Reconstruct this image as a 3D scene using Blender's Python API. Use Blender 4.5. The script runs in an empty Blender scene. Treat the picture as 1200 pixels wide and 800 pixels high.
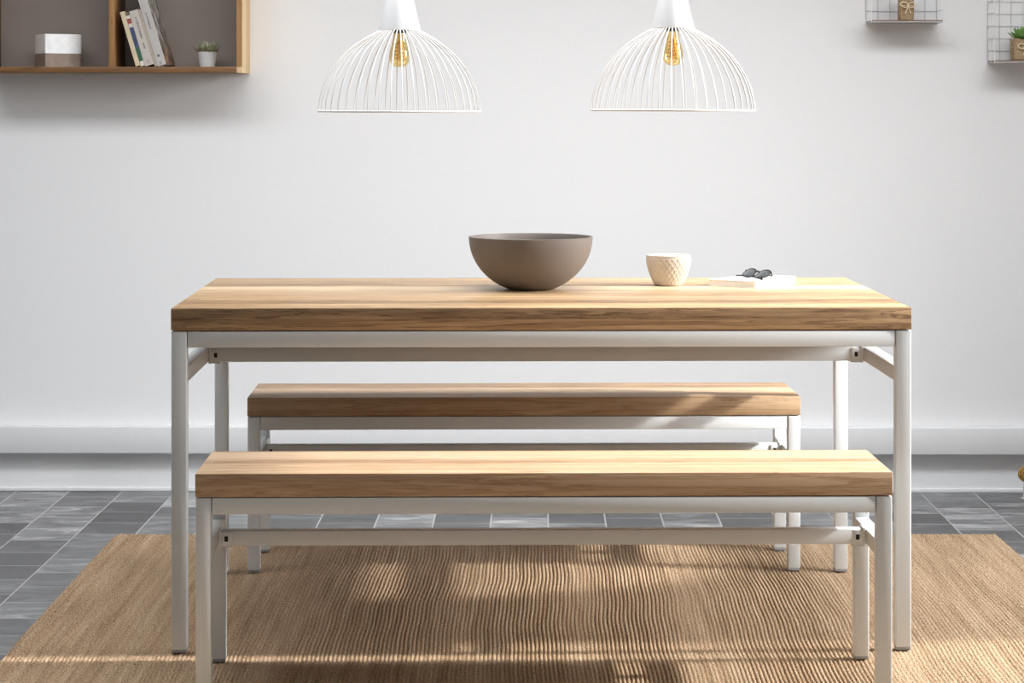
import bpy, bmesh, math, random
import numpy as np
from mathutils import Vector, Matrix, noise as mnoise

R = math.radians
random.seed(7)
scn = bpy.context.scene
col = scn.collection

# ------------------------------------------------------------------ camera numbers
F = 2780.0            # focal length in pixels of a 1200 px wide frame
HV = 125.0            # row of the horizon
CAMZ = 1.184
PHI = R(0.58)         # camera yaw against the back wall
CS, SN = math.cos(PHI), math.sin(PHI)
YW = 7.30             # back wall plane
FYAW = R(1.58)        # furniture stands turned a little


def cam(X, Z, z=0.0):
    """camera-side distance (right X, forward Z) -> room point"""
    return Vector((X * CS - Z * SN, X * SN + Z * CS, z))


def at_y(u, v, y):
    a = (u - 600.0) / F
    d = Vector((a * CS - SN, a * SN + CS, (HV - v) / F))
    t = y / d.y
    return Vector((d.x * t, y, CAMZ + d.z * t))


# ------------------------------------------------------------------ materials
def newmat(name):
    m = bpy.data.materials.new(name)
    m.use_nodes = True
    nt = m.node_tree
    b = nt.nodes['Principled BSDF']
    return m, nt, b


def N(nt, t, **kw):
    n = nt.nodes.new(t)
    for k, v in kw.items():
        if k in n.inputs.keys() if isinstance(k, str) else False:
            n.inputs[k].default_value = v
        else:
            setattr(n, k, v)
    return n


def ramp(nt, stops):
    n = nt.nodes.new('ShaderNodeValToRGB')
    e = n.color_ramp.elements
    while len(e) < len(stops):
        e.new(0.5)
    for i, (p, c) in enumerate(stops):
        e[i].position = p
        e[i].color = (c[0], c[1], c[2], 1)
    return n


def srgb(r, g, b):
    f = lambda c: (c / 255 / 12.92) if c / 255 <= 0.04045 else ((c / 255 + 0.055) / 1.055) ** 2.4
    return (f(r), f(g), f(b))


def plain(name, c, rough=0.5, metal=0.0, nscale=40.0, namt=0.06, bump=0.0, spec=0.5):
    m, nt, b = newmat(name)
    L = nt.links
    tc = N(nt, 'ShaderNodeTexCoord')
    no = N(nt, 'ShaderNodeTexNoise')
    no.inputs['Scale'].default_value = nscale
    no.inputs['Detail'].default_value = 4
    L.new(tc.outputs['Object'], no.inputs['Vector'])
    lo = tuple(max(0, x * (1 - namt)) for x in c)
    hi = tuple(min(1, x * (1 + namt)) for x in c)
    rp = ramp(nt, [(0.3, lo), (0.7, hi)])
    L.new(no.outputs['Fac'], rp.inputs['Fac'])
    L.new(rp.outputs['Color'], b.inputs['Base Color'])
    b.inputs['Roughness'].default_value = rough
    b.inputs['Metallic'].default_value = metal
    b.inputs['Specular IOR Level'].default_value = spec
    if bump:
        bp = N(nt, 'ShaderNodeBump')
        bp.inputs['Strength'].default_value = bump
        bp.inputs['Distance'].default_value = 0.003
        L.new(no.outputs['Fac'], bp.inputs['Height'])
        L.new(bp.outputs['Normal'], b.inputs['Normal'])
    return m


def wood(name, light, mid, dark, plank=0.1, off=0.0, rough=0.5, layer=None, axis='X', seed=0.0, stripe=None):
    """long grain wood, boards glued side by side; grain along the given local axis"""
    m, nt, b = newmat(name)
    L = nt.links
    tc = N(nt, 'ShaderNodeTexCoord')
    sep = N(nt, 'ShaderNodeSeparateXYZ')
    L.new(tc.outputs['Object'], sep.inputs[0])
    ax = {'X': ('X', 'Y', 'Z'), 'Z': ('Z', 'Y', 'X'), 'Y': ('Y', 'X', 'Z')}[axis]
    g, s1, s2 = (sep.outputs[a] for a in ax)

    def mth(op, a, bb=None):
        n = N(nt, 'ShaderNodeMath', operation=op)
        for i, x in enumerate((a, bb)):
            if x is None:
                continue
            if isinstance(x, (int, float)):
                n.inputs[i].default_value = x
            else:
                L.new(x, n.inputs[i])
        return n.outputs[0]
    pid = mth('FLOOR', mth('DIVIDE', mth('ADD', s1, off + 10), plank))
    lid = mth('FLOOR', mth('DIVIDE', mth('ADD', s2, 10.0), layer)) if layer else 0.0
    idv = N(nt, 'ShaderNodeCombineXYZ')
    L.new(pid, idv.inputs[0])
    if layer:
        L.new(lid, idv.inputs[1])
    idv.inputs[2].default_value = seed
    wn = N(nt, 'ShaderNodeTexWhiteNoise', noise_dimensions='3D')
    L.new(idv.outputs[0], wn.inputs['Vector'])
    # grain coordinates, shifted for every board
    shift = mth('MULTIPLY', wn.outputs['Value'], 37.0)
    cv = N(nt, 'ShaderNodeCombineXYZ')
    L.new(mth('ADD', mth('MULTIPLY', g, 1.6), shift), cv.inputs[0])
    L.new(mth('ADD', mth('MULTIPLY', s1, 34.0), shift), cv.inputs[1])
    L.new(mth('MULTIPLY', s2, 40.0), cv.inputs[2])
    n1 = N(nt, 'ShaderNodeTexNoise')
    n1.inputs['Scale'].default_value = 1.0
    n1.inputs['Detail'].default_value = 7
    n1.inputs['Roughness'].default_value = 0.62
    n1.inputs['Distortion'].default_value = 1.6
    L.new(cv.outputs[0], n1.inputs['Vector'])
    cv2 = N(nt, 'ShaderNodeCombineXYZ')
    L.new(mth('ADD', mth('MULTIPLY', g, 16.0), shift), cv2.inputs[0])
    L.new(mth('MULTIPLY', s1, 230.0), cv2.inputs[1])
    L.new(mth('MULTIPLY', s2, 230.0), cv2.inputs[2])
    n2 = N(nt, 'ShaderNodeTexNoise')
    n2.inputs['Scale'].default_value = 1.0
    n2.inputs['Detail'].default_value = 3
    L.new(cv2.outputs[0], n2.inputs['Vector'])
    t = mth('ADD', mth('MULTIPLY', n1.outputs['Fac'], 0.62), mth('MULTIPLY', n2.outputs['Fac'], 0.18))
    t = mth('ADD', t, mth('MULTIPLY', mth('SUBTRACT', wn.outputs['Value'], 0.5), 0.30))
    # dark figure lines where the slow noise crosses its middle, and short pores
    vein = mth('ABSOLUTE', mth('SUBTRACT', mth('FRACT', mth('MULTIPLY', n1.outputs['Fac'], 5.0)), 0.5))
    vr = N(nt, 'ShaderNodeMapRange', interpolation_type='SMOOTHSTEP')
    L.new(vein, vr.inputs['Value'])
    vr.inputs['From Min'].default_value = 0.0
    vr.inputs['From Max'].default_value = 0.16
    vr.inputs['To Min'].default_value = 0.13
    vr.inputs['To Max'].default_value = 0.0
    t = mth('ADD', t, vr.outputs[0])
    if stripe:
        y0, y1, am = stripe
        ins = mth('MULTIPLY', mth('GREATER_THAN', s1, y0), mth('LESS_THAN', s1, y1))
        t = mth('ADD', t, mth('MULTIPLY', ins, am))
    rp = ramp(nt, [(0.28, light), (0.44, mid), (0.56, tuple(0.5 * (p + q) for p, q in zip(mid, dark))), (0.66, dark)])
    L.new(t, rp.inputs['Fac'])
    L.new(rp.outputs['Color'], b.inputs['Base Color'])
    b.inputs['Roughness'].default_value = rough
    bp = N(nt, 'ShaderNodeBump')
    bp.inputs['Strength'].default_value = 0.12
    bp.inputs['Distance'].default_value = 0.002
    L.new(t, bp.inputs['Height'])
    L.new(bp.outputs['Normal'], b.inputs['Normal'])
    return m


M = {}
M['white_metal'] = plain('white powder coat', (0.735, 0.77, 0.785), 0.42, 0, 300, 0.015)
M['cap'] = plain('grey glide plastic', (0.33, 0.34, 0.36), 0.6)
M['black'] = plain('dark hole', (0.006, 0.006, 0.006), 0.7)
M['wall'] = plain('white wall paint', (0.83, 0.83, 0.835), 0.75, 0, 60, 0.008, 0.03, spec=0.2)
M['trim'] = plain('white trunking', (0.76, 0.76, 0.765), 0.5, 0, 60, 0.008)
M['ceil'] = plain('white ceiling paint', (0.85, 0.85, 0.85), 0.8, 0, 60, 0.01)
TL, TM, TD = srgb(216, 190, 154), srgb(190, 156, 116), srgb(110, 82, 56)
M['table_wood'] = wood('mango wood table', TL, TM, TD, 0.10, 0.03, 0.42, 0.0251, 'X', 3.3)
M['bench_wood'] = wood('mango wood bench', srgb(198, 168, 136), srgb(168, 134, 101), srgb(100, 75, 54), 0.103, 0.155, 0.45, None, 'X', 5.0, (-0.017, 0.027, 0.10))
M['bench_wood2'] = wood('mango wood rear bench', srgb(190, 162, 130), srgb(160, 128, 94), srgb(100, 74, 50), 0.103, 0.155, 0.45, 0.03, 'X', 9.0)
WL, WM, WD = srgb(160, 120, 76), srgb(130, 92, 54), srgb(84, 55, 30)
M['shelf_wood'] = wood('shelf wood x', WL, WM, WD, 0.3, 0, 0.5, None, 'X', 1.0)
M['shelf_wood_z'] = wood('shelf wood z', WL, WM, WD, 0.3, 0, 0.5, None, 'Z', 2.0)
M['shelf_wood_lit'] = wood('shelf wood lit', srgb(226, 198, 154), srgb(212, 178, 130), srgb(170, 134, 88), 0.3, 0, 0.5, None, 'Z', 2.0)  # paler copy of the shelf wood, window light put into the colour
M['shelf_back'] = plain('taupe back panel', srgb(146, 136, 128), 0.8, 0, 8, 0.03)
M['bowl'] = plain('grey stoneware', srgb(120, 110, 103), 0.55, 0, 14, 0.08, 0.1)
M['cup'] = plain('sand stoneware', srgb(202, 190, 176), 0.55, 0, 40, 0.05)
M['cup_in'] = plain('white cup glaze', srgb(236, 232, 226), 0.3)
M['paper'] = plain('white paper', srgb(240, 236, 228), 0.7, 0, 120, 0.03)
M['cover'] = plain('white notebook cover', srgb(244, 241, 236), 0.55)
M['frame_dark'] = plain('dark acetate', (0.02, 0.021, 0.023), 0.2)
M['lens'] = plain('smoky lens', srgb(150, 156, 158), 0.12, 0.7, 60, 0.05)
M['lamp_white'] = plain('white lamp metal', (0.84, 0.84, 0.84), 0.38, 0, 200, 0.01)
M['wire_white'] = plain('white lamp wire', (0.80, 0.785, 0.77), 0.4, 0, 200, 0.02)
M['socket'] = plain('grey socket', (0.12, 0.11, 0.1), 0.4, 0.4)
M['gold'] = plain('gold filament', srgb(240, 190, 90), 0.25, 0.6)
M['grid'] = plain('shaded grey wire', (0.6, 0.6, 0.61), 0.4, 0.1)  # greyer copy of the white wire, shade put into the colour
M['grid_front'] = plain('white wire', (0.8, 0.8, 0.8), 0.4, 0.0)
M['board'] = plain('wire shelf board', srgb(120, 96, 76), 0.5, 0, 30, 0.1)
M['kraft'] = plain('kraft burlap', srgb(168, 144, 112), 0.9, 0, 260, 0.28, 0.6)
M['twine'] = plain('jute twine', srgb(226, 208, 176), 0.9, 0, 300, 0.15, 0.4)
M['soil'] = plain('soil', (0.03, 0.022, 0.016), 0.95, 0, 200, 0.4)
M['succulent'] = plain('succulent leaf', srgb(122, 164, 88), 0.4, 0, 30, 0.4)
M['sprig'] = plain('grey green leaf', srgb(172, 178, 148), 0.6, 0, 150, 0.45)
M['pot_white'] = plain('white ceramic', srgb(222, 224, 224), 0.3)
M['box_white'] = plain('white plastic lid', srgb(236, 236, 236), 0.4)
M['box_grey'] = plain('greyed wood base', srgb(140, 124, 112), 0.7, 0, 60, 0.16)
M['b_cream'] = plain('cream cover', srgb(206, 190, 160), 0.6)
M['b_white'] = plain('chalk cover', srgb(190, 182, 174), 0.6)
M['b_beige'] = plain('beige cover', srgb(172, 160, 146), 0.6)
M['b_grey'] = plain('light grey cover', srgb(184, 180, 176), 0.5)
M['ink'] = plain('ink', srgb(110, 106, 104), 0.7)
M['ink_dark'] = plain('dark ink', srgb(52, 52, 56), 0.7)
M['brass'] = plain('golden brown cane', srgb(176, 136, 74), 0.45, 0.2, 90, 0.3)
M['stem_white'] = plain('pale stem', srgb(200, 198, 194), 0.5)


def band_spine():
    m, nt, b = newmat('blue and green spine')
    L = nt.links
    tc = N(nt, 'ShaderNodeTexCoord')
    sp = N(nt, 'ShaderNodeSeparateXYZ')
    L.new(tc.outputs['Object'], sp.inputs[0])
    rp = N(nt, 'ShaderNodeValToRGB')
    rp.color_ramp.interpolation = 'CONSTANT'
    st = [(0.0, (216, 208, 198)), (0.012, (58, 96, 74)), (0.058, (70, 84, 118)), (0.066, (62, 72, 110)),
          (0.119, (210, 196, 190)), (0.131, (150, 82, 70)), (0.146, (214, 204, 196))]
    e = rp.color_ramp.elements
    while len(e) < len(st):
        e.new(0.9)
    for i, (p, c) in enumerate(st):
        e[i].position = p
        e[i].color = (*srgb(*c), 1)
    L.new(sp.outputs['Z'], rp.inputs['Fac'])
    L.new(rp.outputs['Color'], b.inputs['Base Color'])
    b.inputs['Roughness'].default_value = 0.5
    return m


def cover_art():
    """dust jacket: pale spine side, mottled dark and tan picture on the front board"""
    m, nt, b = newmat('mottled picture cover')
    L = nt.links
    tc = N(nt, 'ShaderNodeTexCoord')
    mp = N(nt, 'ShaderNodeMapping')
    mp.inputs['Scale'].default_value = (1, 26, 34)
    L.new(tc.outputs['Object'], mp.inputs['Vector'])
    no = N(nt, 'ShaderNodeTexNoise')
    no.inputs['Scale'].default_value = 1.0
    no.inputs['Detail'].default_value = 5
    L.new(mp.outputs[0], no.inputs['Vector'])
    r1 = ramp(nt, [(0.38, srgb(72, 68, 66)), (0.5, srgb(142, 136, 130)), (0.62, srgb(196, 190, 184))])
    L.new(no.outputs['Fac'], r1.inputs['Fac'])
    sp = N(nt, 'ShaderNodeSeparateXYZ')
    L.new(tc.outputs['Object'], sp.inputs[0])
    r2 = ramp(nt, [(0.03, (1, 1, 1)), (0.10, (0, 0, 0))])
    L.new(sp.outputs['Z'], r2.inputs['Fac'])
    mx = N(nt, 'ShaderNodeMix', data_type='RGBA', blend_type='MULTIPLY')
    L.new(r2.outputs['Color'], mx.inputs['Factor'])
    L.new(r1.outputs['Color'], mx.inputs['A'])
    mx.inputs['B'].default_value = (*srgb(214, 166, 130), 1)
    L.new(mx.outputs['Result'], b.inputs['Base Color'])
    b.inputs['Roughness'].default_value = 0.35
    return m


M['b_band'] = band_spine()
M['b_art'] = cover_art()


def glass_amber():
    m, nt, b = newmat('amber bulb glass')
    L = nt.links
    out = nt.nodes['Material Output']
    nt.nodes.remove(b)
    tr = N(nt, 'ShaderNodeBsdfTransparent')
    tr.inputs['Color'].default_value = (0.97, 0.84, 0.55, 1)
    gl = N(nt, 'ShaderNodeBsdfGlossy')
    gl.inputs['Color'].default_value = (1.0, 0.93, 0.75, 1)
    gl.inputs['Roughness'].default_value = 0.04
    lw = N(nt, 'ShaderNodeLayerWeight')
    lw.inputs['Blend'].default_value = 0.35
    no = N(nt, 'ShaderNodeTexNoise')
    no.inputs['Scale'].default_value = 55
    tc = N(nt, 'ShaderNodeTexCoord')
    L.new(tc.outputs['Object'], no.inputs['Vector'])
    mul = N(nt, 'ShaderNodeMath', operation='MULTIPLY_ADD')
    L.new(lw.outputs['Facing'], mul.inputs[0])
    mul.inputs[1].default_value = 0.7
    mul.inputs[2].default_value = 0.05
    ms = N(nt, 'ShaderNodeMixShader')
    L.new(mul.outputs[0], ms.inputs[0])
    L.new(tr.outputs[0], ms.inputs[1])
    L.new(gl.outputs[0], ms.inputs[2])
    L.new(ms.outputs[0], out.inputs['Surface'])
    return m


M['amber'] = glass_amber()


def slate(x_joint, y_joint):
    m, nt, b = newmat('slate tile floor')
    L = nt.links
    geo = N(nt, 'ShaderNodeTexCoord')
    sp = N(nt, 'ShaderNodeSeparateXYZ')
    L.new(geo.outputs['Object'], sp.inputs[0])
    sx = N(nt, 'ShaderNodeMath', operation='SUBTRACT')
    L.new(sp.outputs['X'], sx.inputs[0])
    sx.inputs[1].default_value = x_joint - 0.1635 * 40
    sy = N(nt, 'ShaderNodeMath', operation='SUBTRACT')
    L.new(sp.outputs['Y'], sy.inputs[0])
    sy.inputs[1].default_value = y_joint - 0.18 * 60
    cv = N(nt, 'ShaderNodeCombineXYZ')
    L.new(sy.outputs[0], cv.inputs[0])
    L.new(sx.outputs[0], cv.inputs[1])
    br = N(nt, 'ShaderNodeTexBrick')
    br.offset = 0.5
    br.inputs['Scale'].default_value = 1.0
    br.inputs['Brick Width'].default_value = 0.18
    br.inputs['Row Height'].default_value = 0.1635
    br.inputs['Mortar Size'].default_value = 0.0026
    br.inputs['Mortar Smooth'].default_value = 0.4
    br.inputs['Bias'].default_value = 0.0
    br.inputs['Color1'].default_value = (0, 0, 0, 1)
    br.inputs['Color2'].default_value = (1, 1, 1, 1)
    br.inputs['Mortar'].default_value = (0.5, 0.5, 0.5, 1)
    L.new(cv.outputs[0], br.inputs['Vector'])
    # cloudy streaks running along x, shifted tile by tile
    mp = N(nt, 'ShaderNodeMapping')
    mp.inputs['Scale'].default_value = (7, 16, 1)
    L.new(geo.outputs['Object'], mp.inputs['Vector'])
    ad = N(nt, 'ShaderNodeVectorMath', operation='MULTIPLY_ADD')
    L.new(br.outputs['Color'], ad.inputs[0])
    ad.inputs[1].default_value = (9, 7, 5)
    L.new(mp.outputs[0], ad.inputs[2])
    no = N(nt, 'ShaderNodeTexNoise')
    no.inputs['Scale'].default_value = 1.0
    no.inputs['Detail'].default_value = 8
    no.inputs['Roughness'].default_value = 0.65
    no.inputs['Distortion'].default_value = 0.8
    L.new(ad.outputs[0], no.inputs['Vector'])
    mx = N(nt, 'ShaderNodeMath', operation='MULTIPLY_ADD')
    L.new(br.outputs['Color'], mx.inputs[0])
    mx.inputs[1].default_value = 0.34
    L.new(no.outputs['Fac'], mx.inputs[2])
    rp = ramp(nt, [(0.40, srgb(42, 42, 43)), (0.62, srgb(74, 74, 75)), (0.80, srgb(114, 115, 116)), (1.0, srgb(180, 180, 180))])
    L.new(mx.outputs[0], rp.inputs['Fac'])
    mm = N(nt, 'ShaderNodeMix', data_type='RGBA')
    L.new(br.outputs['Fac'], mm.inputs['Factor'])
    L.new(rp.outputs['Color'], mm.inputs['A'])
    mm.inputs['B'].default_value = (*srgb(164, 164, 164), 1)
    L.new(mm.outputs['Result'], b.inputs['Base Color'])
    rr = N(nt, 'ShaderNodeMapRange')
    L.new(no.outputs['Fac'], rr.inputs['Value'])
    rr.inputs['To Min'].default_value = 0.22
    rr.inputs['To Max'].default_value = 0.42
    L.new(rr.outputs[0], b.inputs['Roughness'])
    bp = N(nt, 'ShaderNodeBump')
    bp.inputs['Strength'].default_value = 0.25
    bp.inputs['Distance'].default_value = 0.002
    L.new(no.outputs['Fac'], bp.inputs['Height'])
    L.new(bp.outputs['Normal'], b.inputs['Normal'])
    return m


def jute():
    m, nt, b = newmat('woven jute')
    L = nt.links
    tc = N(nt, 'ShaderNodeTexCoord')
    # broad tonal drift between ropes
    mp = N(nt, 'ShaderNodeMapping')
    mp.inputs['Scale'].default_value = (60, 2.0, 1)
    L.new(tc.outputs['Object'], mp.inputs['Vector'])
    n1 = N(nt, 'ShaderNodeTexNoise')
    n1.inputs['Scale'].default_value = 1.0
    n1.inputs['Detail'].default_value = 3
    L.new(mp.outputs[0], n1.inputs['Vector'])
    # plaited flecks
    mp2 = N(nt, 'ShaderNodeMapping')
    mp2.inputs['Scale'].default_value = (260, 150, 1)
    L.new(tc.outputs['Object'], mp2.inputs['Vector'])
    n2 = N(nt, 'ShaderNodeTexNoise')
    n2.inputs['Scale'].default_value = 1.0
    n2.inputs['Detail'].default_value = 3
    n2.inputs['Roughness'].default_value = 0.7
    L.new(mp2.outputs[0], n2.inputs['Vector'])
    ad = N(nt, 'ShaderNodeMath', operation='MULTIPLY_ADD')
    L.new(n1.outputs['Fac'], ad.inputs[0])
    ad.inputs[1].default_value = 0.26
    ml = N(nt, 'ShaderNodeMath', operation='MULTIPLY')
    L.new(n2.outputs['Fac'], ml.inputs[0])
    ml.inputs[1].default_value = 0.95
    L.new(ml.outputs[0], ad.inputs[2])
    rp = ramp(nt, [(0.38, srgb(84, 62, 42)), (0.53, srgb(152, 124, 95)), (0.62, srgb(186, 158, 128)), (0.80, srgb(221, 199, 170))])
    L.new(ad.outputs[0], rp.inputs['Fac'])
    # a few dark husks
    n3 = N(nt, 'ShaderNodeTexNoise')
    mp3 = N(nt, 'ShaderNodeMapping')
    mp3.inputs['Scale'].default_value = (70, 50, 1)
    L.new(tc.outputs['Object'], mp3.inputs['Vector'])
    L.new(mp3.outputs[0], n3.inputs['Vector'])
    n3.inputs['Scale'].default_value = 1.0
    r3 = ramp(nt, [(0.70, (0, 0, 0)), (0.76, (1, 1, 1))])
    L.new(n3.outputs['Fac'], r3.inputs['Fac'])
    mm = N(nt, 'ShaderNodeMix', data_type='RGBA')
    L.new(r3.outputs['Color'], mm.inputs['Factor'])
    L.new(rp.outputs['Color'], mm.inputs['A'])
    mm.inputs['B'].default_value = (*srgb(84, 58, 34), 1)
    L.new(mm.outputs['Result'], b.inputs['Base Color'])
    b.inputs['Roughness'].default_value = 0.95
    b.inputs['Specular IOR Level'].default_value = 0.1
    bp = N(nt, 'ShaderNodeBump')
    bp.inputs['Strength'].default_value = 0.9
    bp.inputs['Distance'].default_value = 0.006
    L.new(n2.outputs['Fac'], bp.inputs['Height'])
    L.new(bp.outputs['Normal'], b.inputs['Normal'])
    return m


# ------------------------------------------------------------------ object helpers
def link(name, me, mat, parent=None, loc=(0, 0, 0), rot=(0, 0, 0)):
    if mat is not None and not me.materials:
        me.materials.append(mat)
    o = bpy.data.objects.new(name, me)
    col.objects.link(o)
    o.location = loc
    o.rotation_euler = rot
    if parent is not None:
        o.parent = parent
    return o


def empty(name, loc, rz=0.0, label=None, cat=None, group=None):
    o = bpy.data.objects.new(name, None)
    o.empty_display_size = 0.05
    col.objects.link(o)
    o.location = loc
    o.rotation_euler = (0, 0, rz)
    tag(o, label, cat, group)
    return o


def tag(o, label=None, cat=None, group=None, kind=None):
    if label:
        o['label'] = label
    if cat:
        o['category'] = cat
    if group:
        o['group'] = group
    if kind:
        o['kind'] = kind
    return o


def finish(bm, name, smooth=True, angle=35):
    bmesh.ops.recalc_face_normals(bm, faces=bm.faces)
    me = bpy.data.meshes.new(name)
    bm.to_mesh(me)
    bm.free()
    if smooth:
        me.polygons.foreach_set('use_smooth', [True] * len(me.polygons))
        try:
            me.set_sharp_from_angle(angle=R(angle))
        except Exception:
            pass
    return me


def add_box(bm, x0, x1, y0, y1, z0, z1, bev=0.0, seg=2):
    r = bmesh.ops.create_cube(bm, size=1.0)
    vs = r['verts']
    for v in vs:
        v.co = Vector(((x0 + x1) / 2 + v.co.x * (x1 - x0), (y0 + y1) / 2 + v.co.y * (y1 - y0), (z0 + z1) / 2 + v.co.z * (z1 - z0)))
    if bev:
        es = list({e for v in vs for e in v.link_edges})
        bmesh.ops.bevel(bm, geom=es, offset=bev, segments=seg, affect='EDGES', profile=0.5)


def box(name, mat, parent, x0, x1, y0, y1, z0, z1, bev=0.0015, seg=2):
    bm = bmesh.new()
    add_box(bm, x0, x1, y0, y1, z0, z1, bev, seg)
    return link(name, finish(bm, name), mat, parent)


def add_lathe(bm, prof, n=48, cap0=False, cap1=False):
    rings = []
    for r, z in prof:
        if r < 1e-6:
            rings.append([bm.verts.new((0, 0, z))])
        else:
            rings.append([bm.verts.new((r * math.cos(2 * math.pi * i / n), r * math.sin(2 * math.pi * i / n), z)) for i in range(n)])
    for a, b in zip(rings, rings[1:]):
        for i in range(n):
            j = (i + 1) % n
            if len(a) == 1 and len(b) == 1:
                continue
            if len(a) == 1:
                bm.faces.new((a[0], b[j], b[i]))
            elif len(b) == 1:
                bm.faces.new((a[i], a[j], b[0]))
            else:
                bm.faces.new((a[i], a[j], b[j], b[i]))
    if cap0 and len(rings[0]) > 1:
        bm.faces.new(rings[0][::-1])
    if cap1 and len(rings[-1]) > 1:
        bm.faces.new(rings[-1])


def lathe(name, mat, parent, prof, n=48, loc=(0, 0, 0), cap0=False, cap1=False):
    bm = bmesh.new()
    add_lathe(bm, prof, n, cap0, cap1)
    return link(name, finish(bm, name), mat, parent, loc)


def add_tube(bm, pts, r, n=6, closed=False, radii=None):
    pts = [Vector(p) for p in pts]
    k = len(pts)
    rings = []
    up = Vector((0, 0, 1))
    prev = None
    for i, p in enumerate(pts):
        if closed:
            t = pts[(i + 1) % k] - pts[i - 1]
        else:
            t = pts[min(i + 1, k - 1)] - pts[max(i - 1, 0)]
        t.normalize()
        if prev is None:
            a = t.cross(up)
            if a.length < 1e-4:
                a = t.cross(Vector((1, 0, 0)))
            a.normalize()
        else:
            a = prev - t * prev.dot(t)
            a.normalize()
        prev = a
        b = t.cross(a)
        rr = radii[i] if radii else r
        rings.append([bm.verts.new(p + (a * math.cos(2 * math.pi * q / n) + b * math.sin(2 * math.pi * q / n)) * rr) for q in range(n)])
    rng = range(k) if closed else range(k - 1)
    for i in rng:
        A, B = rings[i], rings[(i + 1) % k]
        for q in range(n):
            w = (q + 1) % n
            bm.faces.new((A[q], A[w], B[w], B[q]))
    if not closed:
        bm.faces.new(rings[0][::-1])
        bm.faces.new(rings[-1])


def tube(name, mat, parent, pts, r, n=8, closed=False, radii=None, loc=(0, 0, 0)):
    bm = bmesh.new()
    add_tube(bm, pts, r, n, closed, radii)
    return link(name, finish(bm, name, angle=60), mat, parent, loc)


def structure(o):
    o['kind'] = 'structure'
    return o


# ------------------------------------------------------------------ the room
structure(box('wall_back', M['wall'], None, -3.6, 2.9, YW, YW + 0.12, 0, 2.75, 0))
PIER_Y = 5.34
structure(box('wall_right', M['wall'], None, 2.75, 2.9, PIER_Y, YW, 0, 2.75, 0))
structure(box('ceiling', M['ceil'], None, -3.6, 2.9, 1.8, YW + 0.12, 2.75, 2.85, 0))
tb, tt = 0.122, 0.2035
bmt = bmesh.new()
add_box(bmt, -3.6, 2.75, YW - 0.045, YW, tb, tt, 0.003, 2)
structure(link('trim_1', finish(bmt, 'trim_1'), M['trim'], None))
bms = bmesh.new()
add_box(bms, -3.6, 2.75, YW - 0.006, YW, 0.0, 0.012, 0.002, 2)
structure(link('baseboard_back', finish(bms, 'baseboard_back'), M['wall'], None))
xj = at_y(82, 576, YW).x
fl = box('floor', slate(xj, at_y(600, 583, 0.1 + 7).y), None, -3.6, 2.9, 0.6, YW + 0.12, -0.1, 0.0, 0)
structure(fl)

# ------------------------------------------------------------------ jute rug
RX0, RX1, RZ0, RZ1 = -1.092, 1.338, 3.9, 6.556


def rug():
    w, d = RX1 - RX0, RZ1 - RZ0
    nr, sub, rows = 262, 6, 220
    cols = nr * sub + 1
    u = np.linspace(0, 1, cols)
    v = np.linspace(0, 1, rows)
    U, V = np.meshgrid(u, v)
    rope = U * nr
    ph = rope - np.floor(rope)
    prof = np.abs(np.sin(np.pi * ph)) ** 0.8
    rid = np.minimum(np.floor(rope), nr - 1).astype(int)
    rng = np.random.default_rng(4)
    # some bands of ropes lie flat and matted, others stand as clear ridges
    base = np.interp(np.arange(nr), np.arange(0, nr + 9, 9), rng.uniform(0.0, 1.0, len(np.arange(0, nr + 9, 9))))
    base = 0.34 + 0.66 * np.clip((base - 0.25) * 1.6, 0, 1)
    amp = base[rid]
    jig = rng.uniform(-0.0006, 0.0006, nr)[rid]
    # slow sideways wander shared by neighbours
    X = U * w
    Y = V * d
    wob = (0.011 * np.sin(Y * 2.3 + X * 1.7) + 0.0018 * np.sin(Y * 7.3 + X * 4.1 + 1.0) + 0.0012 * np.sin(Y * 17.0 - X * 7.0))
    edge = np.minimum(1, np.minimum(U, 1 - U) * 12)
    X2 = X + wob * (0.25 + 0.75 * edge)
    Y2 = Y + (np.where(V > 0.999, 1, 0) * (0.004 * np.sin(X * 60) + rng.uniform(-0.004, 0.004, nr)[rid]))
    Zr = 0.0026 + 0.0037 * amp * prof + 0.0037 * (1 - amp) * 0.75 + jig + 0.0006 * np.sin(Y * 620 + rid * 2.1)
    rim = (V < 0.0005) | (V > 0.9995) | (U < 0.0005) | (U > 0.9995)
    Zr = np.where(rim, 0.0004, Zr)
    co = np.stack([X2 - w / 2, Y2 - d / 2, Zr], -1).reshape(-1, 3)
    idx = np.arange(rows * cols).reshape(rows, cols)
    q = np.stack([idx[:-1, :-1], idx[:-1, 1:], idx[1:, 1:], idx[1:, :-1]], -1).reshape(-1, 4)
    me = bpy.data.meshes.new('jute_rug')
    me.vertices.add(len(co))
    me.vertices.foreach_set('co', co.astype(np.float32).ravel())
    me.loops.add(q.size)
    me.loops.foreach_set('vertex_index', q.astype(np.int32).ravel())
    me.polygons.add(len(q))
    me.polygons.foreach_set('loop_start', np.arange(0, q.size, 4, dtype=np.int32))
    me.update(calc_edges=True)
    me.polygons.foreach_set('use_smooth', [True] * len(q))
    c = cam((RX0 + RX1) / 2, (RZ0 + RZ1) / 2, 0.0)
    o = link('jute_rug', me, jute(), None, c, (0, 0, PHI))
    tag(o, 'large ribbed natural jute rug lying on the grey tiles under the table and benches', 'rug')


rug()
Z0 = 0.0085           # things stand on the rug


# ------------------------------------------------------------------ table and benches
def slab(name, mat, parent, w, d, z0, z1, rounded=None):
    bm = bmesh.new()
    add_box(bm, -w / 2, w / 2, -d / 2, d / 2, z0, z1, 0.0022, 2)
    return link(name, finish(bm, name), mat, parent)


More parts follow.
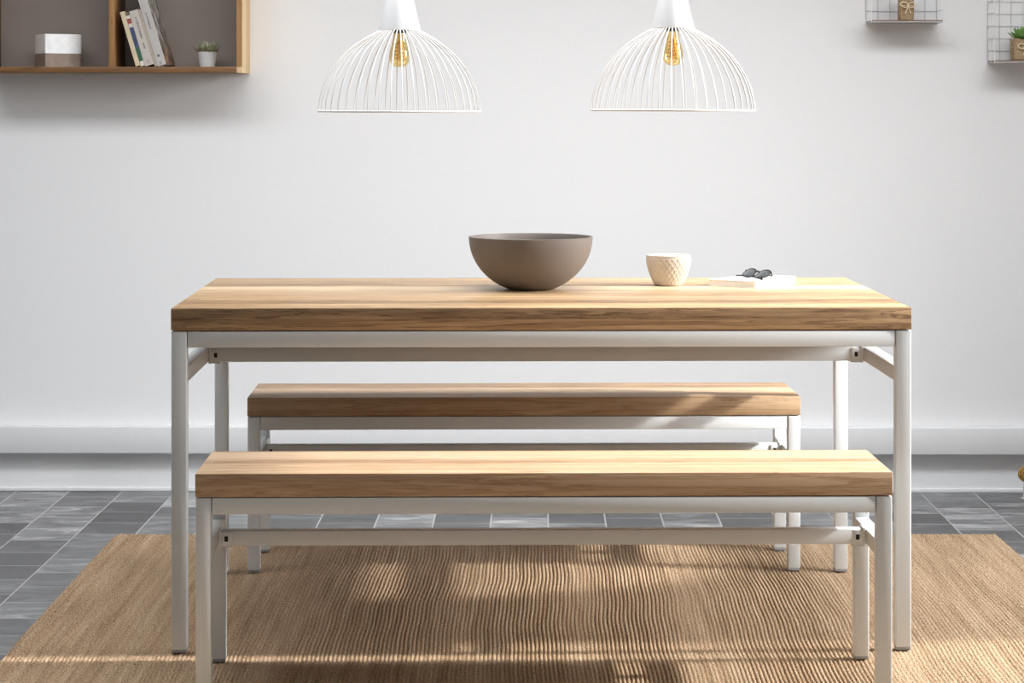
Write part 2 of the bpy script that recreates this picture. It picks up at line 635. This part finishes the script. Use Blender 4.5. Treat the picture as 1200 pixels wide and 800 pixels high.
def trestle(name, loc, w, d, h, t, sec, rail_z, mat, label, cat, group=None):
    """slab on a square tube frame: w wide, d deep, h high, slab t thick, tube section sec"""
    root = empty(name, loc, FYAW, label, cat, group)
    fw = M['white_metal']
    H = h - Z0
    zs = H - t
    o = slab('table_top' if cat == 'table' else 'seat', mat, root, w, d, zs + 0.002, H)
    hw, hd = w / 2 - 0.001, d / 2 - 0.001
    for sx in (-1, 1):
        for sy in (-1, 1):
            cx, cy = sx * (hw - sec / 2), sy * (hd - sec / 2)
            leg = box('leg', fw, root, cx - sec / 2, cx + sec / 2, cy - sec / 2, cy + sec / 2, 0.006, zs, 0.0022, 3)
            box('foot_cap', M['cap'], leg, cx - sec / 2 + 0.0008, cx + sec / 2 - 0.0008, cy - sec / 2 + 0.0008, cy + sec / 2 - 0.0008, 0.0, 0.0065, 0.001)
    for sy in (-1, 1):
        cy = sy * (hd - sec / 2)
        box('long_rail', fw, root, -hw + sec + 0.0016, hw - sec - 0.0016, cy - sec / 2 + 0.001, cy + sec / 2 - 0.001, zs - sec - 0.002, zs, 0.0018)
    for sx in (-1, 1):
        cx = sx * (hw - sec / 2)
        box('short_rail', fw, root, cx - sec / 2 + 0.001, cx + sec / 2 - 0.001, -hd + sec, hd - sec, zs - sec - 0.002, zs, 0.0018)
        box('side_rail', fw, root, cx - sec / 2 + 0.001, cx + sec / 2 - 0.001, -hd + sec, hd - sec, rail_z - sec / 2 - Z0, rail_z + sec / 2 - Z0, 0.0018)
    xi = hw - sec
    st = box('stretcher', fw, root, -xi + 0.006, xi - 0.006, -sec / 2, sec / 2, rail_z - sec / 2 - Z0, rail_z + sec / 2 - Z0, 0.0018)
    for sx in (-1, 1):
        bm = bmesh.new()
        x0, x1 = sorted((sx * (xi - 0.0055), sx * (xi + 0.0005)))
        add_box(bm, x0, x1, -sec / 2 - 0.004, sec / 2 + 0.004, rail_z - sec / 2 - 0.004 - Z0, rail_z + sec / 2 + 0.003 - Z0, 0.0012)
        x0, x1 = sorted((sx * (xi - 0.028), sx * (xi - 0.004)))
        add_box(bm, x0, x1, -sec / 2 - 0.0025, sec / 2 + 0.0025, rail_z - sec / 2 - 0.003 - Z0, rail_z - sec / 2 - Z0, 0.0008)
        add_box(bm, x0, x1, -sec / 2 - 0.0025, -sec / 2 + 0.0002, rail_z - sec / 2 - 0.003 - Z0, rail_z + sec / 2 - 0.002 - Z0, 0.0008)
        br = link('bracket', finish(bm, 'bracket'), fw, root)
        x0, x1 = sorted((sx * (xi - 0.020), sx * (xi - 0.0125)))
        box('bolt_hole', M['black'], br, x0, x1, -sec / 2 - 0.0031, -sec / 2 - 0.002, rail_z - 0.006 - Z0, rail_z + 0.005 - Z0, 0.0006)
    return root


tc_ = cam(0.0575, 5.57, Z0)
trestle('dining_table', tc_, 1.60, 0.90, 0.75, 0.050, 0.033, 0.6045, M['table_wood'],
        'long dining table with pale wooden top on white square metal legs, between the two benches', 'table')
trestle('bench', cam(0.063, 4.913, Z0), 1.40, 0.31, 0.45, 0.049, 0.031, 0.295, M['bench_wood'],
        'low wooden bench on white metal frame in front of the dining table', 'bench', 'benches at the dining table')
trestle('bench', cam(0.029, 6.153, Z0), 1.40, 0.31, 0.45, 0.049, 0.031, 0.295, M['bench_wood2'],
        'low wooden bench on white metal frame behind the dining table, by the wall', 'bench', 'benches at the dining table')

# ------------------------------------------------------------------ things on the table
TZ = 0.7502
# bowl
b = empty('bowl', cam(0.0446, 5.645, TZ), 0, 'large grey brown stoneware bowl, round bottomed, standing on the table top', 'bowl')
H, RR = 0.1245, 0.1475
outer = [(0.0, 0.0), (0.046, 0.0)]
for i in range(0, 25):
    ph0 = math.acos(1 - 0.065)
    a = ph0 + (math.pi / 2 - ph0) * i / 24
    outer.append((RR * math.sin(a), (1 - math.cos(a) - 0.065) / 0.935 * H + 0.0005))
inner = [(RR - 0.002, H + 0.0012), (RR - 0.0045, H)] + [(max(r - 0.006, 0), z + 0.006 * (1 - z / H) + 0.001) for r, z in outer[::-1][1:-1]] + [(0, 0.008)]
lathe('bowl_body', M['bowl'], b, outer + inner, 96)

# cup with embossed diamond lattice
c = empty('cup', cam((783.5 - 600) / 482.0, 5.765, TZ), 0.3, 'small sand coloured cup with embossed diamond pattern, right of the big bowl', 'cup')
hc, n = 0.0735, 312
prof = []
for i in range(65):
    t = i / 64
    r = 0.0325 + (0.0545 - 0.0325) * math.sin(t * math.pi / 2) ** 0.85
    prof.append((r, 0.001 + t * (hc - 0.001)))
bm = bmesh.new()
add_lathe(bm, [(0, 0), (0.03, 0)] + prof + [(0.0535, hc + 0.001), (0.0515, hc)], n)
for v in bm.verts:
    r = math.hypot(v.co.x, v.co.y)
    if 0.004 < v.co.z < hc - 0.007 and r > 0.03:
        th = math.atan2(v.co.y, v.co.x)
        k = 26
        zz = v.co.z / 0.0088
        p = (th * k / (2 * math.pi) + zz * 0.5) % 1.0
        q = (th * k / (2 * math.pi) - zz * 0.5) % 1.0
        line = max(1 - abs(p - 0.5) / 0.2, 1 - abs(q - 0.5) / 0.2, 0)
        dr = 0.0011 * min(1, line * 1.6)
        v.co.x *= (r + dr) / r
        v.co.y *= (r + dr) / r
link('cup_body', finish(bm, 'cup_body', angle=80), M['cup'], c)
lathe('cup_lining', M['cup_in'], c, [(0.0515, hc)] + [(r - 0.0035, z + 0.003 * (1 - z / hc)) for r, z in prof[::-2]] + [(0.0, 0.004)], 64)

# notebook
fc = cam(0.583, 5.68, TZ)
nb = empty('notebook', fc, R(-35) + PHI, 'white closed notebook lying askew on the table, right of the small cup', 'notebook')
box('page_block', M['paper'], nb, -0.128, -0.0015, 0.0015, 0.2035, 0.0014, 0.0142, 0.0006)
bm = bmesh.new()
add_box(bm, -0.130, 0, 0, 0.205, 0.0, 0.0016, 0.0005)
add_box(bm, -0.130, 0, 0, 0.205, 0.0142, 0.0158, 0.0005)
link('notebook_cover', finish(bm, 'notebook_cover'), M['cover'], nb)

# sunglasses lying on the notebook
GZ = TZ + 0.0162
gc = cam(0.5850, 5.755, GZ)
sg = empty('sunglasses', gc, PHI, 'folded dark sunglasses with smoky grey lenses resting on the white notebook', 'sunglasses')
th = R(-58)
ax_a = Vector((math.cos(th), math.sin(th), 0))
ax_n = Vector((-math.sin(th), math.cos(th), 0))
tilt = R(33)
ax_h = ax_n * math.cos(tilt) + Vector((0, 0, 1)) * math.sin(tilt)
nrm = ax_a.cross(ax_h)


def gpt(a, h, o=0.0):
    return (ax_a * a + ax_h * (h + 0.012) + nrm * o) * 0.80 + Vector((0, 0, 0.008))


def lens_outline(s, grow=0.0):
    pts = []
    for i in range(32):
        t = 2 * math.pi * i / 32
        ca, sa = math.cos(t), math.sin(t)
        x = (0.0255 + grow) * math.copysign(abs(ca) ** 0.8, ca)
        y = (0.0185 + grow) * math.copysign(abs(sa) ** 0.85, sa) + 0.003 * ca * s
        pts.append((s * 0.033 + x, y, -0.004 * (x / 0.025) ** 2 * 0.6))
    return pts


for s in (-1, 1):
    bm = bmesh.new()
    o1 = [bm.verts.new(gpt(a, h, o + 0.0012)) for a, h, o in lens_outline(s)]
    o2 = [bm.verts.new(gpt(a, h, o - 0.0012)) for a, h, o in lens_outline(s)]
    c1 = bm.verts.new(gpt(s * 0.033, 0, 0.0046))
    c2 = bm.verts.new(gpt(s * 0.033, 0, 0.0022))
    for i in range(32):
        j = (i + 1) % 32
        bm.faces.new((c1, o1[i], o1[j]))
        bm.faces.new((c2, o2[j], o2[i]))
        bm.faces.new((o1[i], o2[i], o2[j], o1[j]))
    link('lens', finish(bm, 'lens', angle=50), M['lens'], sg)
bm = bmesh.new()
for s in (-1, 1):
    add_tube(bm, [gpt(a, h, o) for a, h, o in lens_outline(s, 0.001)], 0.0021, 8, True)
add_tube(bm, [gpt(-0.009, 0.007), gpt(-0.004, 0.0095, 0.001), gpt(0.004, 0.0095, 0.001), gpt(0.009, 0.007)], 0.0022, 8)
link('lens_frame', finish(bm, 'lens_frame', angle=60), M['frame_dark'], sg)
for s in (-1, 1):
    p0 = gpt(s * 0.0615, 0.012)
    p1 = gpt(s * 0.062, 0.010, -0.012)
    zf = 0.0022 + (0.004 if s > 0 else 0)
    e = ax_a * (-s * 0.042) - ax_n * 0.004 + Vector((0, 0, zf))
    m_ = ax_a * (s * 0.024) + ax_n * 0.010 + Vector((0, 0, zf + 0.002))
    tp = ax_a * (-s * 0.050) - ax_n * 0.014 + Vector((0, 0, zf))
    tube('temple', M['frame_dark'], sg, [p0, p1, p1 * 0.5 + m_ * 0.5 + Vector((0, 0, 0.001)), m_, e, tp], 0.0019, 8)


# ------------------------------------------------------------------ pendant lamps
def pendant(X, Z, zr, label, rot, tilt=0.0):
    base = cam(X, Z, zr)
    root = empty('pendant_lamp', base, rot, label, 'pendant lamp', 'white wire pendant lamps over the table')
    root.rotation_euler = (0, tilt, rot)
    prf = [(0.190, 0.0), (0.1895, 0.012), (0.1865, 0.030), (0.180, 0.054), (0.170, 0.078), (0.155, 0.103), (0.137, 0.126), (0.114, 0.148),
           (0.088, 0.167), (0.064, 0.181), (0.047, 0.190), (0.040, 0.193)]
    bm = bmesh.new()
    nw = 44
    for i in range(nw):
        a = 2 * math.pi * (i + 0.3) / nw
        add_tube(bm, [(r * math.cos(a), r * math.sin(a), z) for r, z in prf], 0.00125, 6)
    shade = link('wire_shade', finish(bm, 'wire_shade', angle=70), M['wire_white'], root)
    tube('rim_ring', M['wire_white'], shade, [(0.190 * math.cos(2 * math.pi * i / 96), 0.190 * math.sin(2 * math.pi * i / 96), 0) for i in range(96)], 0.0023, 8, True)
    tube('top_ring', M['wire_white'], shade, [(0.041 * math.cos(2 * math.pi * i / 48), 0.041 * math.sin(2 * math.pi * i / 48), 0.1915) for i in range(48)], 0.0018, 8, True)
    lathe('lamp_cap', M['lamp_white'], root, [(0.0465, 0.1905), (0.0493, 0.1905), (0.0493, 0.192), (0.0325, 0.2625), (0.0205, 0.313), (0.018, 0.318),
                                                (0.0075, 0.320), (0.0, 0.320)], 64)
    tube('cord', M['lamp_white'], root, [(0, 0, 0.318), (0, 0, 0.9), (0, 0, 2.735 - zr)], 0.0032, 10)
    lathe('ceiling_rose', M['lamp_white'], root, [(0, 2.725 - zr), (0.02, 2.725 - zr), (0.05, 2.74 - zr), (0.05, 2.7498 - zr), (0, 2.7498 - zr)], 40)
    so = lathe('bulb_socket', M['socket'], root, [(0, 0.230), (0.019, 0.230), (0.021, 0.226), (0.021, 0.193), (0.0155, 0.192), (0.0155, 0.183), (0, 0.183)], 32)
    bulb = lathe('bulb', M['amber'], root, [(0.0135, 0.189), (0.0140, 0.180), (0.0155, 0.165), (0.0185, 0.155), (0.0218, 0.144), (0.0238, 0.134), (0.0242, 0.126), (0.0228, 0.118),
                                              (0.0195, 0.111), (0.0145, 0.1065), (0.008, 0.104), (0.0, 0.1033)], 40)
    bm = bmesh.new()
    pts = []
    for i in range(90):
        t = i / 89
        a = t * 2 * math.pi * 5
        pts.append((0.010 * math.cos(a), 0.010 * math.sin(a), 0.120 + 0.042 * t))
    add_tube(bm, pts, 0.0009, 6)
    add_tube(bm, [(0, 0, 0.186), (0, 0, 0.150), (0, 0, 0.118)], 0.0016, 6)
    for k in range(6):
        a = 2 * math.pi * k / 6
        add_tube(bm, [(0.004 * math.cos(a), 0.004 * math.sin(a), 0.166), (0.013 * math.cos(a), 0.013 * math.sin(a), 0.122)], 0.0007, 5)
    link('filament', finish(bm, 'filament', angle=70), M['gold'], bulb)
    return root


pendant(-0.264, 5.56, 1.1730, 'white wire dome pendant lamp with amber bulb, the one hanging nearer the wooden wall shelf', 0.05, R(0.15))
pendant(0.3725, 5.50, 1.1757, 'white wire dome pendant lamp with amber bulb, the one hanging above the small cup', 0.02, R(0.15))

# ------------------------------------------------------------------ wooden wall shelf
SD = 0.195
SY = YW - SD
sbz = at_y(200, 85.0, SY).z
TH = 0.0175
x_l = at_y(-22, 80, SY).x
x_r = at_y(284, 80, SY).x
d_l = at_y(127.3, 80, SY).x
d_r = at_y(134, 80, SY).x
SH = 0.402
sh = empty('wall_shelf', (0, 0, 0), 0, 'brown wooden box shelf with two open compartments hanging on the wall at upper left', 'shelf')
sh.location = ((x_l + x_r) / 2, YW, sbz)
ox = (x_l + x_r) / 2


def sbx(name, mat, x0, x1, y0, y1, z0, z1, bev=0.0008):
    return box(name, mat, sh, x0 - ox, x1 - ox, y0 - YW, y1 - YW, z0, z1, bev)


sbx('bottom_board', M['shelf_wood'], x_l, x_r - TH - 0.0002, SY, YW - 0.0005, 0, TH)
sbx('top_board', M['shelf_wood'], x_l, x_r - TH - 0.0002, SY, YW - 0.0005, SH - TH, SH)
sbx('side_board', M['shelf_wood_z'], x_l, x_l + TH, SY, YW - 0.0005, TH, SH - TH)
sbx('side_board', M['shelf_wood_lit'], x_r - TH, x_r, SY + 0.0005, YW - 0.0005, -0.0006, SH)
# strip in the unlit wood tone, shade painted on the right board's front
sbx('unlit_front', M['shelf_wood_z'], x_r - TH, x_r - 0.001, SY - 0.001, SY + 0.0004, TH, SH, 0.0)
sbx('divider', M['shelf_wood_z'], d_l, d_r, SY, YW - 0.0085, TH + 0.0003, SH - TH - 0.0003)
sbx('back_panel', M['shelf_back'], x_l + TH + 0.0002, x_r - TH - 0.0002, YW - 0.008, YW - 0.001, TH + 0.0003, SH - TH - 0.0003, 0)
SZ = sbz + TH + 0.0004


def rounded_rect(w, d, rads, seg=6):
    """rads for corners (-,-),(+,-),(+,+),(-,+)"""
    pts = []
    for (cx, cy, a0), r in zip(((-1, -1, 180), (1, -1, 270), (1, 1, 0), (-1, 1, 90)), rads):
        for i in range(seg + 1):
            a = R(a0 + 90 * i / seg)
            pts.append((cx * (w / 2 - r) + r * math.cos(a), cy * (d / 2 - r) + r * math.sin(a)))
    return pts


def prism(name, mat, parent, pts, z0, z1, bev=0.0, loc=(0, 0, 0)):
    bm = bmesh.new()
    A = [bm.verts.new((x, y, z0)) for x, y in pts]
    B = [bm.verts.new((x, y, z1)) for x, y in pts]
    k = len(pts)
    bm.faces.new(A[::-1])
    top = bm.faces.new(B)
    for i in range(k):
        j = (i + 1) % k
        bm.faces.new((A[i], A[j], B[j], B[i]))
    if bev:
        bmesh.ops.bevel(bm, geom=list(top.edges), offset=bev, segments=3, affect='EDGES', profile=0.5)
    return link(name, finish(bm, name, angle=40), mat, parent, loc)


# two tone storage box
pb = at_y(69, 77, YW - 0.105)
bx = empty('storage_box', (pb.x, pb.y, SZ), R(31), 'two tone box, white above grey brown, in the left compartment of the wooden shelf', 'box')
rp_ = rounded_rect(0.122, 0.100, (0.003, 0.022, 0.02, 0.012))
hb = at_y(69, 40.5, YW - 0.105).z - SZ
prism('box_base', M['box_grey'], bx, rp_, 0, hb * 0.40)
prism('box_lid', M['box_white'], bx, rp_, hb * 0.40 + 0.0008, hb, 0.004)


# books
def book(u, wpx, length, depth, mat, label, seam=0.0, art=None, spine=None, marks=()):
    y0 = SY + 0.004
    p = at_y(u, 78, y0)
    w = wpx / 388.0 - 0.0006
    ang = R(-16.5)
    root = empty('book', (p.x, y0, SZ), 0, label, 'book', 'books leaning in the wooden wall shelf')
    root.rotation_euler = (0, ang, 0)
    cv = bmesh.new()
    bt = min(0.0016, w * 0.2)
    add_box(cv, 0, bt, 0, depth, 0, length, 0.0004, 1)
    add_box(cv, w - bt, w, 0, depth, 0, length, 0.0004, 1)
    add_box(cv, 0.0001, w - 0.0001, -0.0004, 0.0016, 0.0001, length - 0.0001, 0.0005, 1)
    co = link('book_cover', finish(cv, 'book_cover'), spine or mat, root)
    box('pages', M['paper'], root, bt, w - bt, 0.0016, depth - 0.003, 0.002, length - 0.003, 0)
    if art:
        box('front_picture', art, co, w + 0.00002, w + 0.0004, 0.004, depth - 0.001, 0.001, length - 0.001, 0)
    if marks:
        rnd = random.Random(int(u * 10))
        for (z0, z1, xc, hgt, dark) in marks:
            mk = bmesh.new()
            z = z1
            while z > z0:
                s = rnd.uniform(0.0016, 0.0034)
                xw = hgt * rnd.uniform(0.7, 1.0)
                add_box(mk, xc * w - xw / 2, xc * w + xw / 2, -0.0007, -0.0003, z - s, z, 0)
                z -= s + rnd.choice((0.0008, 0.0008, 0.0026))
            link('spine_lettering', finish(mk, 'spine_lettering', False), M['ink_dark'] if dark else M['ink'], co)
    return root


book(159.1, 5.6, 0.170, 0.12, M['b_cream'], 'thin cream paperback, leftmost of the leaning books')
book(165.0, 4.8, 0.158, 0.115, M['b_white'], 'thin book with blue and green spine and red white top', spine=M['b_band'])
book(170.0, 10.8, 0.172, 0.125, M['b_white'], 'chalk white book with grey spine lettering, third of the leaning books',
     marks=((0.085, 0.150, 0.55, 0.006, False), (0.052, 0.070, 0.55, 0.006, False), (0.012, 0.018, 0.45, 0.004, False)))
book(181.2, 3.3, 0.178, 0.125, M['b_beige'], 'very thin beige book squeezed against the tallest grey book')
book(184.7, 10.6, 0.285, 0.186, M['b_grey'], 'tallest light grey book with mottled picture cover, rightmost of the leaning books', art=M['b_art'],
     marks=((0.115, 0.165, 0.45, 0.0045, False), (0.028, 0.034, 0.45, 0.008, True), (0.006, 0.012, 0.45, 0.006, False)))


# potted sprig
def leaf(bm, base, direction, length, width, curl=0.3, thick=0.0):
    d = Vector(direction).normalized()
    side = d.cross(Vector((0, 0, 1)))
    if side.length < 1e-3:
        side = Vector((1, 0, 0))
    side.normalize()
    up = side.cross(d)
    pr = None
    k = 5
    for i in range(k + 1):
        t = i / k
        wd = width * (math.sin(math.pi * min(0.12 + t * 0.88, 1)) ** 0.7) if t < 1 else 0.0003
        c = Vector(base) + d * (length * t) + up * (curl * length * t * t)
        ring = [bm.verts.new(c - side * wd / 2), bm.verts.new(c - up * (thick * wd + 0.0002)), bm.verts.new(c + side * wd / 2), bm.verts.new(c + up * (thick * wd * 0.5 + 0.0002))]
        if pr:
            for a in range(4):
                e = (a + 1) % 4
                bm.faces.new((pr[a], pr[e], ring[e], ring[a]))
        else:
            bm.faces.new(ring)
        pr = ring
    bm.faces.new(pr[::-1])


pp = at_y(243, 78, YW - 0.10)
ps = 385.0
pt = empty('potted_plant', (pp.x, pp.y, SZ), 0, 'small grey green plant in a tapered white pot at right end of the wooden shelf', 'potted plant')
ph_ = at_y(243, 60.8, YW - 0.10).z - SZ
lathe('pot', M['pot_white'], pt, [(0, 0), (0.0225, 0), (0.0235, 0.001), (0.0305, ph_), (0.0285, ph_), (0.0275, ph_ - 0.006), (0, ph_ - 0.006)], 48)
rnd = random.Random(3)
bm = bmesh.new()
for i in range(170):
    a = rnd.uniform(0, 2 * math.pi)
    r0 = 0.020 * math.sqrt(rnd.random())
    el = rnd.uniform(0.35, 1.3)
    L_ = rnd.uniform(0.020, 0.037)
    leaf(bm, (r0 * math.cos(a), r0 * math.sin(a), ph_ - 0.006 + rnd.uniform(0, 0.008)),
         (math.cos(a) * math.cos(el), math.sin(a) * math.cos(el), math.sin(el) * 0.8), L_, 0.0056, rnd.uniform(-0.1, 0.3), 0.2)
link('foliage', finish(bm, 'foliage', angle=60), M['sprig'], pt)


# ------------------------------------------------------------------ wire wall shelves
def wire_shelf(u_left, v_front, label, cols=6, depth=0.115, rows=9, cell=0.0375):
    x0 = at_y(u_left, 40, YW - 0.003).x
    w = cols * 0.0361
    yb, yf = YW - 0.003, YW - depth
    zf = at_y(u_left, v_front, yf).z
    root = empty('wire_shelf', (x0, YW, zf), 0, label, 'wall shelf', 'wire wall shelves at upper right')
    h = rows * cell
    ybl, yfl = -0.003, -depth
    bm = bmesh.new()
    for i in range(cols + 1):
        add_tube(bm, [(i * w / cols, ybl, 0), (i * w / cols, ybl, h)], 0.0009 if 0 < i < cols else 0.0012, 6)
    for k in range(rows + 1):
        add_tube(bm, [(0, ybl, k * cell), (w, ybl, k * cell)], 0.0008, 6)
    link('back_grid', finish(bm, 'back_grid', angle=70), M['grid'], root)
    for sx in (0, w):
        bm = bmesh.new()
        for k in range(rows + 1):
            add_tube(bm, [(sx, ybl, k * cell), (sx, yfl, k * cell)], 0.0010, 6)
        add_tube(bm, [(sx, (ybl + yfl) / 2, 0), (sx, (ybl + yfl) / 2, h)], 0.0009, 6)
        add_tube(bm, [(sx, yfl, -0.001), (sx, yfl, h)], 0.0014, 6)
        link('side_grid', finish(bm, 'side_grid', angle=70), M['grid_front'], root)
    bd = box('shelf_board', M['board'], root, 0.001, w - 0.001, yfl + 0.0015, ybl - 0.002, 0.0015, 0.0065, 0.0006)
    tube('front_bar', M['grid'], root, [(0, yfl, 0.0005), (w, yfl, 0.0005)], 0.0016, 8)
    return root, x0, zf


def burlap_pot(u, y, zbase, r, h, label, square=False, plant=False, bow_h=0.6):
    p = at_y(u, 20, y)
    root = empty('wrapped_pot', (p.x, y, zbase), 0.1, label, 'potted plant' if plant else 'pot', 'burlap wrapped pots on the wire shelves')
    bm = bmesh.new()
    n = 64
    prof = [(0, 0), (r * 0.9, 0), (r * 0.97, 0.002)] + [(r * (0.97 + 0.03 * t), h * t) for t in (0.1, 0.2, 0.3, 0.4, 0.5, 0.56, 0.6, 0.64, 0.7, 0.8, 0.9, 1.0)] + [(r * 0.95, h), (r * 0.93, h - 0.008), (0, h - 0.008)]
    add_lathe(bm, prof, n)
    for v in bm.verts:
        rr = math.hypot(v.co.x, v.co.y)
        if rr > r * 0.5:
            th_ = math.atan2(v.co.y, v.co.x)
            f = 1.0
            if square:
                f = min(1 / max(abs(math.cos(th_)), abs(math.sin(th_))), 1.22)
            f *= 1 + 0.025 * math.sin(th_ * 7 + v.co.z * 60) + 0.015 * math.sin(th_ * 13 + 2)
            v.co.x *= f
            v.co.y *= f
            if v.co.z > h * 0.9:
                v.co.z += 0.0018 * math.sin(th_ * 5 + 1)
    link('pot', finish(bm, 'pot', angle=60), M['kraft'], root)
    bz = h * bow_h
    rr = r * 1.03
    bm = bmesh.new()
    add_tube(bm, [(rr * math.cos(2 * math.pi * i / 40) * (1.0), rr * math.sin(2 * math.pi * i / 40), bz) for i in range(40)], 0.0013, 6, True)
    for s in (-1, 1):
        loop = []
        for i in range(17):
            t = i / 16 * 2 * math.pi
            loop.append((s * (0.0125 - 0.0125 * math.cos(t)), -rr - 0.004 - 0.002 * math.sin(t / 2), bz + 0.0075 * math.sin(t) + 0.004 * (1 - math.cos(t)) * 0.5))
        add_tube(bm, loop, 0.0018, 8)
        add_tube(bm, [(0, -rr - 0.003, bz), (s * 0.003, -rr - 0.004, bz - 0.010), (s * 0.008, -rr - 0.003, bz - 0.025)], 0.0017, 8)
    add_tube(bm, [(-0.003, -rr - 0.0025, bz), (0.003, -rr - 0.0035, bz + 0.001)], 0.0026, 8)
    link('twine_bow', finish(bm, 'twine_bow', angle=70), M['twine'], root)
    lathe('soil', M['soil'], root, [(0, h - 0.006), (r * 0.90, h - 0.007), (r * 0.90, h - 0.0078), (0, h - 0.0078)], 32)
    if plant:
        bm = bmesh.new()
        for ring, (cnt, el, ln) in enumerate(((7, 0.42, 0.050), (6, 0.80, 0.044), (4, 1.15, 0.036), (3, 1.4, 0.028))):
            for i in range(cnt):
                a = 2 * math.pi * (i + 0.37 * ring) / cnt
                leaf(bm, (0.004 * math.cos(a), 0.004 * math.sin(a), h - 0.004 + 0.004 * ring),
                     (math.cos(a) * math.cos(el), math.sin(a) * math.cos(el), math.sin(el)), ln, 0.0205, 0.16, 0.2)
        link('succulent_leaves', finish(bm, 'succulent_leaves', angle=50), M['succulent'], root)
    return root


w1, wx1, wz1 = wire_shelf(1015, 26.0, 'white wire grid wall shelf with thin board, the higher one holding the bow tied pot')
w2, wx2, wz2 = wire_shelf(1157.3, 73.0, 'white wire grid wall shelf with thin board, the lower one cut off at right edge')
burlap_pot(1061.5, YW - 0.062, wz1 + 0.0068, 0.0245, 0.082, 'burlap wrapped pot tied with a twine bow on the higher wire shelf', bow_h=0.55)
burlap_pot(1198.0, YW - 0.062, wz2 + 0.0068, 0.032, at_y(1195, 46, YW - 0.06).z - wz2 - 0.0068,
           'brown burlap wrapped pot holding a green succulent on the lower wire shelf', True, True, 0.62)

# small golden brown knob on a pale stem at the right edge, on the floor
kp = at_y(1204, 579, YW - 0.12)
kn = empty('floor_ornament', (kp.x, YW - 0.12, 0.0002), 0, 'small round golden brown coil on a pale stem by the wall at the right edge', 'ornament')
lathe('stem', M['stem_white'], kn, [(0, 0), (0.020, 0), (0.020, 0.003), (0.013, 0.006), (0.012, 0.045), (0.008, 0.052), (0, 0.052)], 32)
bm = bmesh.new()
for rr, yy in ((0.0245, 0.0), (0.0165, -0.006), (0.0085, -0.009)):
    add_tube(bm, [(rr * math.cos(2 * math.pi * i / 40), yy, 0.075 + rr * 0.86 * math.sin(2 * math.pi * i / 40)) for i in range(40)], 0.0046, 10, True)
add_tube(bm, [(0, -0.012, 0.075), (0, 0.004, 0.075)], 0.005, 10)
link('coil', finish(bm, 'coil', angle=70), M['brass'], kn)

# ------------------------------------------------------------------ light
wd = bpy.data.worlds.new('World')
scn.world = wd
wd.use_nodes = True
bg = wd.node_tree.nodes['Background']
bg.inputs['Color'].default_value = (0.92, 0.96, 1.0, 1)
bg.inputs['Strength'].default_value = 0.15


def aim(o, frm, to):
    o.location = frm
    d = Vector(to) - Vector(frm)
    o.rotation_euler = d.to_track_quat('-Z', 'Y').to_euler()


def lamp(name, kind, frm, to, energy, color=(1, 1, 1), **kw):
    l = bpy.data.lights.new(name, kind)
    l.energy = energy
    l.color = color
    for k, v in kw.items():
        setattr(l, k, v)
    o = bpy.data.objects.new(name, l)
    col.objects.link(o)
    aim(o, frm, to)
    return o


# low sun through the side window, running along the wall
sd = Vector((-1 * CS + 0.035 * SN, -1 * SN - 0.035 * CS, -0.67))
lamp('sun', 'SUN', Vector((4, 5, 3)), Vector((4, 5, 3)) + sd, 4.8, (1.0, 0.97, 0.93), angle=R(1.6))
# added spot inside the room, throws light patches on rear bench and rug
lamp('rear_spot', 'SPOT', Vector((2.55, 5.66, 1.62)), Vector((0.06, 6.2, 0.32)), 420, (1.0, 0.98, 0.95), spot_size=R(23), spot_blend=0.35, shadow_soft_size=0.04)
# soft light of the side window
lamp('side_window', 'AREA', Vector((2.6, 5.3, 1.7)), Vector((-0.6, 5.95, 0.25)), 30, (0.98, 0.99, 1.0), shape='RECTANGLE', size=1.0, size_y=1.3, spread=R(85))
# added overhead fill for the back wall and table tops
lamp('overhead_fill', 'AREA', Vector((0.1, 5.35, 2.70)), Vector((0.1, 5.65, 0.8)), 66, (0.93, 0.965, 1.0), shape='RECTANGLE', size=4.8, size_y=0.6, spread=R(140))
# faint soft fill added behind the camera
lamp('front_fill', 'AREA', Vector((0.5, 0.6, 2.5)), Vector((0.0, 7.0, 1.0)), 6, (0.96, 0.98, 1.0), shape='RECTANGLE', size=3.0, size_y=1.2)

# ------------------------------------------------------------------ camera
cd = bpy.data.cameras.new('Camera')
cd.sensor_width = 36.0
cd.sensor_fit = 'HORIZONTAL'
cd.lens = F / 1200.0 * 36.0
cd.shift_y = -(400.0 - HV) / 1200.0
cd.clip_end = 60
co_ = bpy.data.objects.new('Camera', cd)
col.objects.link(co_)
co_.location = (0, 0, CAMZ)
co_.rotation_euler = (R(90), 0, PHI)
scn.camera = co_

scn.view_settings.view_transform = 'Standard'
scn.view_settings.look = 'None'
scn.view_settings.exposure = 0.17
